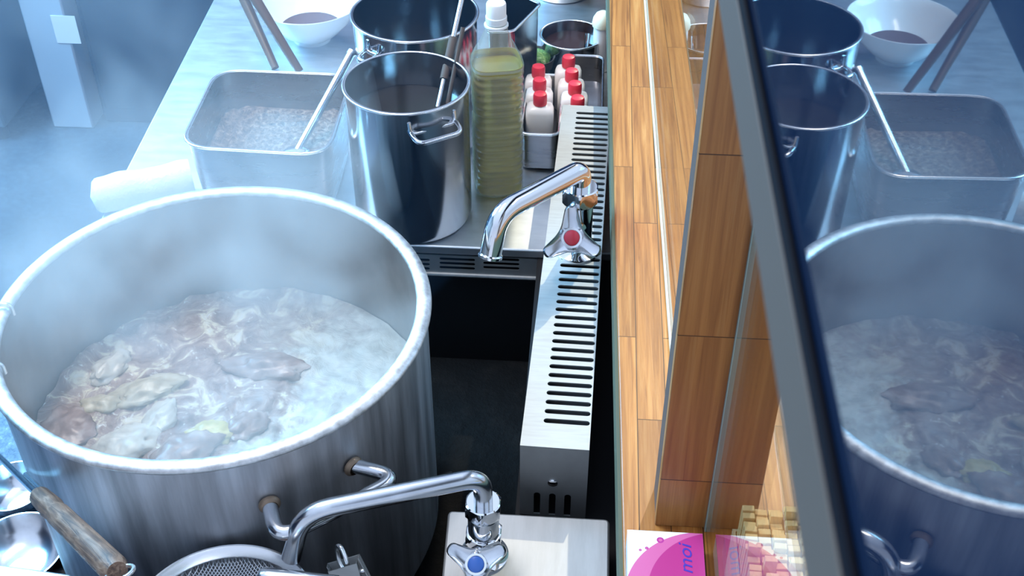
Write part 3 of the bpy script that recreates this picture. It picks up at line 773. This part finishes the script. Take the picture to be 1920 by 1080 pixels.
can = thing('steel_canister', 'shiny steel canister at the top behind the sauce pot', 'canister', (k0.x,k0.y+0.09,kz))
obj('wall', MB().lathe([(0,0.0005),(0.072,0.0005),(0.076,0.006),(0.076,0.24),(0.073,0.24),(0.073,0.012),(0,0.01)], (k0.x,k0.y+0.09,kz), 72), M_polish, can)
kq = PZ(1131,28,Z_TAB+0.13)
kj = thing('cream_jar', 'cream round-lidded jar at the top against the counter edge', 'jar', (kq.x,kq.y,Z_TAB))
obj('jar_body', MB().lathe([(0,0.0005),(0.017,0.0005),(0.019,0.004),(0.019,0.105),(0,0.105)], (kq.x,kq.y,Z_TAB), 32), M_milky, kj)
obj('lid', MB().lathe([(0.022,0),(0.023,0.006),(0.021,0.018),(0.015,0.028),(0.007,0.033),(0,0.034)], (kq.x,kq.y,Z_TAB+0.105), 32), M_cream, kj)

# white folded towel at the near left corner of the table
def towel():
    A_, B_ = PZ(170,372,Z_TAB+0.03), PZ(352,338,Z_TAB+0.03)
    d = (B_-A_); n = 26; pts = []; rs = []
    for i in range(n+1):
        t = i/n; p = A_ + d*t*1.05
        p.z = Z_TAB + 0.034 + 0.004*noise.noise(p*20); pts.append(p)
        e = math.sqrt(max(0.0, 1-(1-min(1, t*10))**2)) + 0.02
        rs.append((0.033 + 0.005*noise.noise(Vector((t*5,2,0))) )*e)
    return MB().tube(pts, rs, 24), A_
tw, A_ = towel()
mt = mat('white_towel', (0.82,0.86,0.88), 0.9); bump(mt, noise_tex(mt, coords(mt), 160, 3), 0.5, 0.003)
tag(obj('kitchen_towel', tw, mt, org=(A_.x,A_.y,Z_TAB), smooth=80), 'rolled white towel lying on the near left corner of the work table', 'towel')

# ---------------------------------------------------------------- bottom left: bowls, tool, tray
def flat_bowl(u, v, r, dz, label):
    c = PZ(u, v, Z_STOVE+dz); c.z = Z_STOVE
    t = thing('steel_bowl', label, 'bowl', c, 'steel bowls on the low bench')
    k = r/0.07
    pr = [(0,0.0006),(0.03*k,0.0006),(0.048*k,0.008),(0.062*k,0.022),(r,0.042),(r+0.0012,0.0425),(r-0.001,0.0425),(0.060*k,0.0225),(0.046*k,0.009),(0.028*k,0.003),(0,0.0025)]
    obj('bowl_wall', MB().lathe(pr, c, 64), M_satin, t)
    obj('broth_residue', MB().lathe([(0.026*k,0.0045),(0,0.0045)], c+Vector((0.006,-0.010,0)), 32), mat('milky_residue', (0.55,0.47,0.33), 0.2), t)
flat_bowl(24, 912, 0.052, 0.04, 'steel bowl with broth residue below the thin rod at the left edge')
flat_bowl(32, 1030, 0.070, 0.04, 'larger steel bowl with broth residue left of the wooden grip')
tr = PZ(60,1072,0.86)
tray = thing('tray', 'bright metal tray in the bottom left corner in front of the bowls', 'tray', (tr.x,tr.y-0.1,Z_STOVE))
a, b = PZ(-60,1050,0.86), PZ(134,1076,0.86); dv = Vector((0.15,-0.35,0))
obj('tray_edge', MB().slab([a, b, b+dv, a+dv], (0,0,-0.012)), M_rim, tray, bevel=0.003)
obj('tray_stand', MB().slab([a+Vector((0.03,-0.03,-0.0125)), b+Vector((-0.01,-0.03,-0.0125)), b+dv*0.9+Vector((-0.01,0,-0.0125)), a+dv*0.9+Vector((0.03,0,-0.0125))], (0,0,-(0.86-0.0125-Z_STOVE-0.0005))), M_navy, tray, smooth=0)

E_ = PZ(222,1074,ZC-0.93); J_ = PZ(72,928,ZC-1.09); d = (E_-J_)
tool = thing('skimmer', 'long skimmer with a worn wooden grip leaning outside the stock pot', 'skimmer', J_)
_e = frame_of(d.normalized())
def grip_mat():
    m = mat('weathered_grip_wood', (0.2,0.13,0.09), 0.6)
    tc = nd(m, 'ShaderNodeTexCoord'); cbx = nd(m, 'ShaderNodeCombineXYZ')
    for k, (ax_, sc_) in enumerate(((_e[2],14),(_e[0],190),(_e[1],190))):
        dp_ = nd(m, 'ShaderNodeVectorMath', operation='DOT_PRODUCT'); dp_.inputs[1].default_value = ax_*sc_
        ln(m, tc.outputs['Object'], dp_.inputs[0]); ln(m, dp_.outputs['Value'], cbx.inputs[k])
    f = noise_tex(m, cbx.outputs[0], 1.0, 5, 0.6, 0.7)
    f2 = noise_tex(m, tc.outputs['Object'], 22, 3, 0.5, 0.3)
    c = ramp(m, f, [(0.32,(0.055,0.032,0.025)),(0.5,(0.17,0.095,0.06)),(0.7,(0.30,0.20,0.14))])
    c = mixc(m, 0.7, c, ramp(m, f2, [(0.38,(0.45,0.45,0.48)),(0.6,(1,1,1))]), 'MULTIPLY')
    ln(m, c, bs(m).inputs['Base Color']); bump(m, f, 0.5, 0.0015); return m
gm = MB().tube([J_-d*0.005, J_+d*0.03, J_+d*0.2, J_+d*0.26, J_+d*0.3, J_+d*0.95, J_+d*0.99], [0.009,0.0125,0.0140,0.0122,0.0136,0.0142,0.010], 24)
obj('wooden_grip', gm, grip_mat(), tool)
dn = d.normalized()
obj('shaft', MB().tube([J_-dn*0.77, J_+dn*0.02], 0.0046, 12), M_satin, tool)
obj('shaft_strip', MB().tube([J_-dn*0.10+Vector((0.006,0.003,0.004)), J_+dn*0.002+Vector((0.006,0.003,0.004))], 0.003, 8), M_bright, tool)
e2 = frame_of(dn)
obj('skimmer_head', MB().lathe([(0.0,0.0),(0.05,0.004),(0.06,0.012),(0.061,0.012),(0.05,0.002),(0,-0.002)], J_-dn*0.80, 40, e2[1]), M_satin, tool)
rc = E_+dn*0.004
obj('hanging_ring', MB().tube([rc + (dn*0.5+e2[0]*0.0)*0.0 + (e2[0]*math.cos(x)+dn*math.sin(x))*0.014 for x in [2*math.pi*i/32 for i in range(32)]], 0.0022, 10, closed=True), M_bright, tool)

# ---------------------------------------------------------------- strainer over a bucket, tongs and ladle
ZS = ZC-1.148
q0 = PZ(452,1022,ZS); sr = 0.112
scn = Vector((q0.x+0.006, q0.y-sr, ZS))
bk = thing('steel_bucket', 'round steel bucket under the mesh strainer in front of the stock pot', 'bucket', (scn.x,scn.y,Z_STOVE))
obj('wall', MB().lathe([(0,0.0006),(sr-0.03,0.0006),(sr-0.02,0.01),(sr-0.002,ZS-Z_STOVE-0.0050),(sr-0.0045,ZS-Z_STOVE-0.0050),(sr-0.023,0.012),(0,0.01)], (scn.x,scn.y,Z_STOVE), 64), M_pot, bk)
stn = thing('strainer', 'round wire mesh strainer below the lower faucet spout', 'strainer', scn)
def mesh_mat():
    m = mat('wire_mesh', (0.5,0.52,0.55), 0.3, 1.0)
    v = coords(m, (1,1,1), (0,0,0.6))
    sp = nd(m, 'ShaderNodeSeparateXYZ'); ln(m, v, sp.inputs[0])
    outs = []
    for k in (0,1):
        s_ = nd(m, 'ShaderNodeMath', operation='MULTIPLY'); ln(m, sp.outputs[k], s_.inputs[0]); s_.inputs[1].default_value = 2*math.pi/0.0030
        w = nd(m, 'ShaderNodeMath', operation='SINE'); ln(m, s_.outputs[0], w.inputs[0]); outs.append(w.outputs[0])
    mx = nd(m, 'ShaderNodeMath', operation='MAXIMUM'); ln(m, outs[0], mx.inputs[0]); ln(m, outs[1], mx.inputs[1])
    gt = nd(m, 'ShaderNodeMath', operation='GREATER_THAN'); ln(m, mx.outputs[0], gt.inputs[0]); gt.inputs[1].default_value = 0.45
    ln(m, gt.outputs[0], bs(m).inputs['Alpha'])
    bump(m, mx.outputs[0], 0.5, 0.001)
    return m
obj('mesh_basket', MB().lathe([((sr-0.011)*math.cos(x), -0.009-0.04*math.sin(x)) for x in [math.pi/2*i/16 for i in range(17)]], scn, 96), mesh_mat(), stn, smooth=60)
obj('rim', MB().lathe([(sr-0.011,-0.0095),(sr-0.0045,-0.0046),(sr,-0.0046),(sr+0.001,0.0),(sr-0.001,0.003),(sr-0.003,0.003),(sr-0.0045,0.0),(sr-0.0105,-0.0075),(sr-0.011,-0.0095)], scn, 120), M_bright, stn)
sm_ = mat('strained_scraps', (0.14,0.075,0.06), 0.4); f = noise_tex(sm_, coords(sm_), 120, 4, 0.7)
ln(sm_, ramp(sm_, f, [(0.4,(0.05,0.03,0.028)),(0.6,(0.16,0.085,0.065)),(0.75,(0.32,0.2,0.15))]), bs(sm_).inputs['Base Color']); bump(sm_, f, 0.8, 0.004)
scr = lump((scn.x+0.052,scn.y+0.048,ZS-0.030), 0.032, (1.1,1.0,0.25), 6, 0, 26, 0.3)
tag(obj('food_scraps', scr, sm_, org=(scn.x+0.052,scn.y+0.048,ZS-0.030), smooth=80), 'reddish brown scraps caught in the wire mesh strainer', 'scraps', kind='stuff')
# tube handle across the strainer
ta, tb_ = PZ(486,1083,ZS+0.035), PZ(640,1099,ZS+0.035)
lt = thing('ladle', 'polished steel ladle handle lying over the wire mesh strainer', 'ladle', ta)
dt = (tb_-ta)
obj('shaft', MB().tube([ta-dt*0.03, ta, ta+dt*0.04, ta+dt*0.12, ta+dt*0.9, ta+dt*1.05+Vector((0.03,-0.06,-0.01))], [0.003,0.0095,0.0122,0.0128,0.0128,0.0128], 20), M_satin, lt)
obj('ladle_bowl', lump(tb_+Vector((0.035,-0.075,-0.02)), 0.028, (1,1,0.5), 2, 0, 18, 0.03), M_satin, lt, smooth=60)
# tongs with a pull ring
tq = PZ(643,1058,0.90); tg = thing('tongs', 'steel kitchen tongs with a pull ring standing beside the strainer', 'tongs', tq)
ax = Vector((0.30,-0.55,-0.78)).normalized()      # the way the arms run down
tx_ = Vector((0.96,0.25,0.10)); tx_ = (tx_-ax*tx_.dot(ax)).normalized(); ty_ = ax.cross(tx_).normalized()
if ty_.y > 0: ty_ = -ty_
def T(a, b, c): return tq + tx_*a + ty_*b + ax*c
w, dp, L = 0.0175, 0.0145, 0.40
arm = MB().slab([T(-w,dp,0),T(w,dp,0),T(w,dp,L),T(-w,dp,L)], ty_*-0.0012)
arm.slab([T(-w,dp,0),T(-w,-0.002,0),T(-w,-0.002,L),T(-w,dp,L)], tx_*0.0012)
arm.slab([T(w,dp,0),T(w,-0.002,0),T(w,-0.002,L),T(w,dp,L)], tx_*-0.0012)
obj('arm', arm, M_vent, tg, smooth=0, bevel=0.0004)
arm = MB().slab([T(-w-0.002,-dp,-0.003),T(w+0.003,-dp,-0.003),T(w+0.085,-dp,L),T(w+0.062,-dp,L)], ty_*0.0012)
arm.slab([T(-w-0.002,-dp,-0.003),T(-w-0.002,0.004,-0.003),T(w+0.062,0.004,L),T(w+0.062,-dp,L)], tx_*0.0012)
arm.slab([T(w+0.003,-dp,-0.003),T(w+0.003,0.006,-0.003),T(w+0.085,0.006,L),T(w+0.085,-dp,L)], tx_*-0.0012)
obj('arm', arm, M_vent, tg, smooth=0, bevel=0.0004)
rc = T(0.001,0,-0.006)
obj('pull_ring', MB().tube([rc + (-ax*math.cos(x)*0.017 + (ty_*0.75+tx_*0.45).normalized()*math.sin(x)*0.010) for x in [2*math.pi*i/32 for i in range(32)]], 0.0030, 10, closed=True), M_bright, tg)
obj('hinge_pin', MB().tube([T(-w-0.004,0.001,0.014),T(w+0.005,0.001,0.014)], 0.003, 12), M_chrome, tg)

# ---------------------------------------------------------------- pink carton, chopsticks and cards on the counter
ZB = Z_CNT+0.030
k1, k2 = PZ(1176,993,ZB), PZ(1317,997,ZB)
KW = k2.x-k1.x; KL = 0.16
carton = thing('carton', 'flat pink and white printed carton lying on the counter before the wooden post', 'carton', (k1.x,k1.y-KL,Z_CNT+0.0005))
def carton_mat():
    m = mat('pink_print', (0.8,0.1,0.45), 0.4)
    tc = nd(m, 'ShaderNodeTexCoord'); sp = nd(m, 'ShaderNodeSeparateXYZ'); ln(m, tc.outputs['Object'], sp.inputs[0])
    def circ(cx, cy):
        v = nd(m, 'ShaderNodeVectorMath', operation='DISTANCE'); cb = nd(m, 'ShaderNodeCombineXYZ')
        ln(m, sp.outputs[0], cb.inputs[0]); ln(m, sp.outputs[1], cb.inputs[1]); ln(m, cb.outputs[0], v.inputs[0]); v.inputs[1].default_value = (cx,cy,0)
        return v.outputs['Value']
    def step(d, r):
        s_ = nd(m, 'ShaderNodeMath', operation='LESS_THAN'); ln(m, d, s_.inputs[0]); s_.inputs[1].default_value = r; return s_.outputs[0]
    c = mixc(m, step(circ(KW*1.05,KL-0.088), 0.090), (0.80,0.76,0.70), (0.62,0.11,0.27))
    c = mixc(m, step(circ(KW*1.25,KL-0.080), 0.082), c, (0.46,0.025,0.17))
    for (px, py, r) in ((0.036,0.012,0.0040),(0.021,0.024,0.0020),(0.014,0.027,0.0016)):
        c = mixc(m, step(circ(px,KL-py), r), c, (0.45,0.03,0.22))
        c = mixc(m, step(circ(px,KL-py), r*0.5), c, (0.62,0.11,0.27))
    ln(m, c, bs(m).inputs['Base Color']); return m
obj('printed_top', MB().box((k1.x,k1.y-KL,ZB-0.0012), (k2.x,k1.y,ZB)), carton_mat(), carton, smooth=0)
obj('carton_body', MB().box((k1.x+0.0003,k1.y-KL+0.0003,Z_CNT+0.0008), (k2.x-0.0003,k1.y-0.0003,ZB-0.00125)), M_lilac, carton, smooth=0)
fc = bpy.data.curves.new('lettering', 'FONT'); fc.body = 'moi'; fc.size = 0.0255; fc.shear = 0.25; fc.extrude = 0.0001
fo = bpy.data.objects.new('lettering', fc); COL.objects.link(fo)
bpy.context.view_layer.update()
tme = bpy.data.meshes.new_from_object(fo.evaluated_get(bpy.context.evaluated_depsgraph_get()))
bpy.data.objects.remove(fo)
lo = bpy.data.objects.new('lettering', tme); COL.objects.link(lo); lo.parent = carton
t0 = PZ(1299,1077,ZB)
lo.location = Vector((t0.x, t0.y, ZB+0.0002)) - carton.location
lo.rotation_euler = (0,0,math.pi/2); lo.scale = (1.0,0.82,1)
tme.materials.clear(); tme.materials.append(mat('purple_ink', (0.05,0.02,0.30), 0.5))

# chopstick holder beyond the near glass: every chopstick its own
hc = PZ(1462,1050,Z_CNT+0.12)
hold = thing('chopstick_holder', 'square holder packed with pale disposable chopsticks on the counter behind the glass', 'holder', (hc.x,hc.y,Z_CNT))
hw, hl = 0.034, 0.062
hb = MB()
x0, x1, y0, y1 = hc.x-hw, hc.x+hw, hc.y-hl, hc.y+hl
zt_ = Z_CNT+0.085
hb.box((x0-0.003,y0-0.003,Z_CNT+0.0005),(x0,y1+0.003,zt_)); hb.box((x1,y0-0.003,Z_CNT+0.0005),(x1+0.003,y1+0.003,zt_))
hb.box((x0,y0-0.003,Z_CNT+0.0005),(x1,y0,zt_)); hb.box((x0,y1,Z_CNT+0.0005),(x1,y1+0.003,zt_)); hb.box((x0,y0,Z_CNT+0.0005),(x1,y1,Z_CNT+0.004))
obj('holder_box', hb, mat('pale_holder_wood', (0.62,0.46,0.26), 0.5), hold, smooth=0)
n = 0
src = None
for i in range(5):
    for j in range(13):
        x = x0+0.0070+i*0.0137; y = y0+0.0055+j*0.0094
        if x > x1-0.005 or y > y1-0.004: continue
        if src is None:
            src = obj('disposable_chopstick', MB().box((-0.0060,-0.0036,0),(0.0060,0.0036,0.118)), M_hash, org=(0,0,0), smooth=0, bevel=0.0006)
            tag(src, 'pale disposable chopstick standing in the packed holder behind the glass', 'chopstick', 'disposable chopsticks in the holder'); s = src
        else:
            s = src.copy(); COL.objects.link(s)
        s.location = (x+random.uniform(-0.0004,0.0004), y+random.uniform(-0.0005,0.0005), Z_CNT+0.0045+random.uniform(0,0.010)+(0.014 if random.random() < 0.1 else 0))
        s.rotation_euler = (0,0,random.uniform(-0.08,0.08))
# ---------------------------------------------------------------- far left of the kitchen
a, b = PZ(101,239,0), PZ(176,243,0)
wc = thing('white_cabinet', 'narrow white cabinet standing on the floor at the upper left', 'cabinet', ((a.x+b.x)/2,a.y+0.2,0))
yv2 = (a.y+b.y)/2
obj('cabinet_body', MB().box((a.x,yv2,0.0006),(b.x,yv2+0.35,1.5)), M_white, wc, bevel=0.006)
l0, l1 = PY(108,80,yv2), PY(140,30,yv2)
obj('paper_label', MB().box((l0.x,yv2-0.002,l0.z),(l1.x,yv2-0.0003,l1.z)), M_whitelab, wc, smooth=0)
c0_, c1_ = PZ(190,210,0), PZ(380,120,0)
dc = thing('dark_cabinet', 'dark navy cabinet on the floor between the white cabinet and the work table', 'cabinet', ((b.x-0.9)/2,yv2+0.3,0))
obj('cabinet_body', MB().box((b.x+0.02,yv2+0.05,0.0006),(-0.98,yv2+0.5,1.2)), M_navy, dc, bevel=0.006)
obj('door', MB().box((b.x+0.04,yv2+0.035,0.06),(-1.02,yv2+0.0495,1.15)), mat('dark_door', (0.003,0.005,0.014), 0.7, Specular_IOR_Level=0.15), dc, bevel=0.003)
g_ = PZ(18,265,0)
gc = thing('grey_cabinet', 'grey green cabinet with a pale label at the left edge of the floor', 'cabinet', (g_.x-0.3,g_.y,0))
obj('cabinet_body', MB().box((g_.x-0.6,g_.y,0.05),(g_.x,g_.y+0.75,1.4)), M_greypanel, gc, bevel=0.006)
for (x_,y_) in ((g_.x-0.03,g_.y+0.03),(g_.x-0.03,g_.y+0.70),(g_.x-0.55,g_.y+0.03)):
    obj('foot', MB().lathe([(0.02,0.0006),(0.02,0.049),(0,0.049)], (x_,y_,0), 16, cap0=True), M_black, gc)
lz = PY(20,120,g_.y).z
obj('paper_label', MB().box((g_.x-0.07,g_.y-0.003,lz-0.05),(g_.x-0.02,g_.y-0.0005,lz+0.05)), M_whitelab, gc, smooth=0)

# ---------------------------------------------------------------- steam over the pot
def steam():
    rings = []
    for (t, z) in ((0.0,Z_SOUP+0.028),(0.25,Z_RIM-0.09),(0.5,Z_RIM+0.02),(0.62,Z_RIM+0.10),(0.75,Z_RIM+0.22),(1.0,Z_RIM+0.42)):
        r = PR-0.012 if z < Z_RIM+0.03 else PR-0.012+(z-Z_RIM)*0.28
        ox = 0 if z < Z_RIM+0.03 else -(z-Z_RIM)*0.5
        oy = 0 if z < Z_RIM+0.03 else (z-Z_RIM)*0.35
        rings.append([Vector((PCN[0]+ox+r*math.cos(a), PCN[1]+oy+r*math.sin(a), z)) for a in [2*math.pi*i/40 for i in range(40)]])
    return MB().quad_grid(rings, True, True, True)
ms = bpy.data.materials.new('steam'); ms.use_nodes = True
ms.node_tree.nodes.remove(ms.node_tree.nodes['Principled BSDF'])
vs = nd(ms, 'ShaderNodeVolumeScatter'); vs.inputs['Color'].default_value = (0.90,0.94,0.97,1); vs.inputs['Anisotropy'].default_value = 0.2
vec = coords(ms)
nf = noise_tex(ms, vec, 5.5, 2, 0.5, 0.6)
dr = ramp(ms, nf, [(0.40, (0.05,)*3), (0.62, (1,1,1))])
sp_ = nd(ms, 'ShaderNodeSeparateXYZ'); ln(ms, vec, sp_.inputs[0])
fz = nd(ms, 'ShaderNodeMapRange'); ln(ms, sp_.outputs[2], fz.inputs[0])
fz.inputs[1].default_value = 0.15; fz.inputs[2].default_value = 0.55; fz.inputs[3].default_value = 1.0; fz.inputs[4].default_value = 0.0
mu = nd(ms, 'ShaderNodeMath', operation='MULTIPLY'); ln(ms, dr, mu.inputs[0]); ln(ms, fz.outputs[0], mu.inputs[1])
mu2 = nd(ms, 'ShaderNodeMath', operation='MULTIPLY'); ln(ms, mu.outputs[0], mu2.inputs[0]); mu2.inputs[1].default_value = 3.4
ln(ms, mu2.outputs[0], vs.inputs['Density'])
ln(ms, vs.outputs[0], ms.node_tree.nodes['Material Output'].inputs['Volume'])
stm = obj('steam', steam(), ms, org=(PCN[0],PCN[1],Z_SOUP+0.02), smooth=0)
tag(stm, 'pale steam rising out of the stock pot and drifting to the left', 'steam', kind='stuff')

mh = bpy.data.materials.new('thin_haze'); mh.use_nodes = True
mh.node_tree.nodes.remove(mh.node_tree.nodes['Principled BSDF'])
vh = nd(mh, 'ShaderNodeVolumeScatter'); vh.inputs['Color'].default_value = (0.30,0.58,1.0,1); vh.inputs['Density'].default_value = 0.05; vh.inputs['Anisotropy'].default_value = 0.2
ln(mh, vh.outputs[0], mh.node_tree.nodes['Material Output'].inputs['Volume'])
hz_c = Vector((-1.10,2.1,1.05))
hzo = obj('kitchen_haze', MB().lathe([(1.10*math.sin(math.pi*i/24), -0.62*math.cos(math.pi*i/24)) for i in range(25)], hz_c, 48), mh, org=hz_c, smooth=80)
hzo.scale = (1.0,1.15,1.0)
tag(hzo, 'thin bluish haze hanging over the work table and the floor on the left', 'haze', kind='stuff')

# ================================================================ LIGHT
w = bpy.data.worlds.new('world'); sc.world = w; w.use_nodes = True
nt = w.node_tree; bg = nt.nodes['Background']
tc = nt.nodes.new('ShaderNodeTexCoord'); sx_ = nt.nodes.new('ShaderNodeSeparateXYZ'); nt.links.new(tc.outputs['Generated'], sx_.inputs[0])
rp_ = nt.nodes.new('ShaderNodeValToRGB')
nt.links.new(sx_.outputs[2], rp_.inputs['Fac'])
e = rp_.color_ramp.elements
e[0].position = 0.0; e[0].color = (0.32,0.37,0.47,1)
e[1].position = 1.0; e[1].color = (0.44,0.54,0.72,1)
m_ = e.new(0.35); m_.color = (0.27,0.33,0.45,1)
nt.links.new(rp_.outputs['Color'], bg.inputs['Color']); bg.inputs['Strength'].default_value = 2.2

def area(name, loc, target, size, sizey, power, color):
    l = bpy.data.lights.new(name, 'AREA'); l.shape = 'RECTANGLE'; l.size = size; l.size_y = sizey
    l.energy = power; l.color = color
    o = bpy.data.objects.new(name, l); COL.objects.link(o); o.location = loc
    o.rotation_euler = (Vector(target)-Vector(loc)).to_track_quat('-Z','Y').to_euler()
    return o
area('daylight_from_left', (-2.6,2.6,2.6), (-0.7,1.6,0.9), 1.6, 1.4, 350, (0.23,0.62,1.0))
area('overhead_fill', (-0.9,1.6,3.2), (-0.5,1.5,0.9), 1.2, 0.35, 42, (1.0,0.95,0.90))  # added unseen lamp, neutral fill over the stock pot
sun = bpy.data.lights.new('sun', 'SUN'); sun.energy = 2.6; sun.angle = math.radians(0.6); sun.color = (1.0,0.86,0.62)
so_ = bpy.data.objects.new('sun', sun); COL.objects.link(so_)
SD = Vector((-0.22,-0.70,-0.62)).normalized()
so_.rotation_euler = SD.to_track_quat('-Z','Y').to_euler(); so_.location = (2,4,4)

# ================================================================ CAMERA
cd = bpy.data.cameras.new('camera'); cam = bpy.data.objects.new('camera', cd); COL.objects.link(cam)
cd.sensor_width = 36; cd.lens = FPX/1920*36; cd.clip_start = 0.01
cam.location = EYE
cam.rotation_euler = Matrix((RT, UP, -FW)).transposed().to_euler()
cd.dof.use_dof = True; cd.dof.focus_distance = 1.55; cd.dof.aperture_fstop = 42
sc.camera = cam
sc.view_settings.view_transform = 'Standard'; sc.view_settings.look = 'None'
sc.view_settings.exposure = 0.0; sc.view_settings.gamma = 1
sc.cycles.volume_step_rate = 2.5; sc.cycles.volume_max_steps = 128
sc.cycles.diffuse_bounces = 3; sc.cycles.glossy_bounces = 4
sc.cycles.max_bounces = 6; sc.cycles.transparent_max_bounces = 12; sc.cycles.volume_bounces = 1
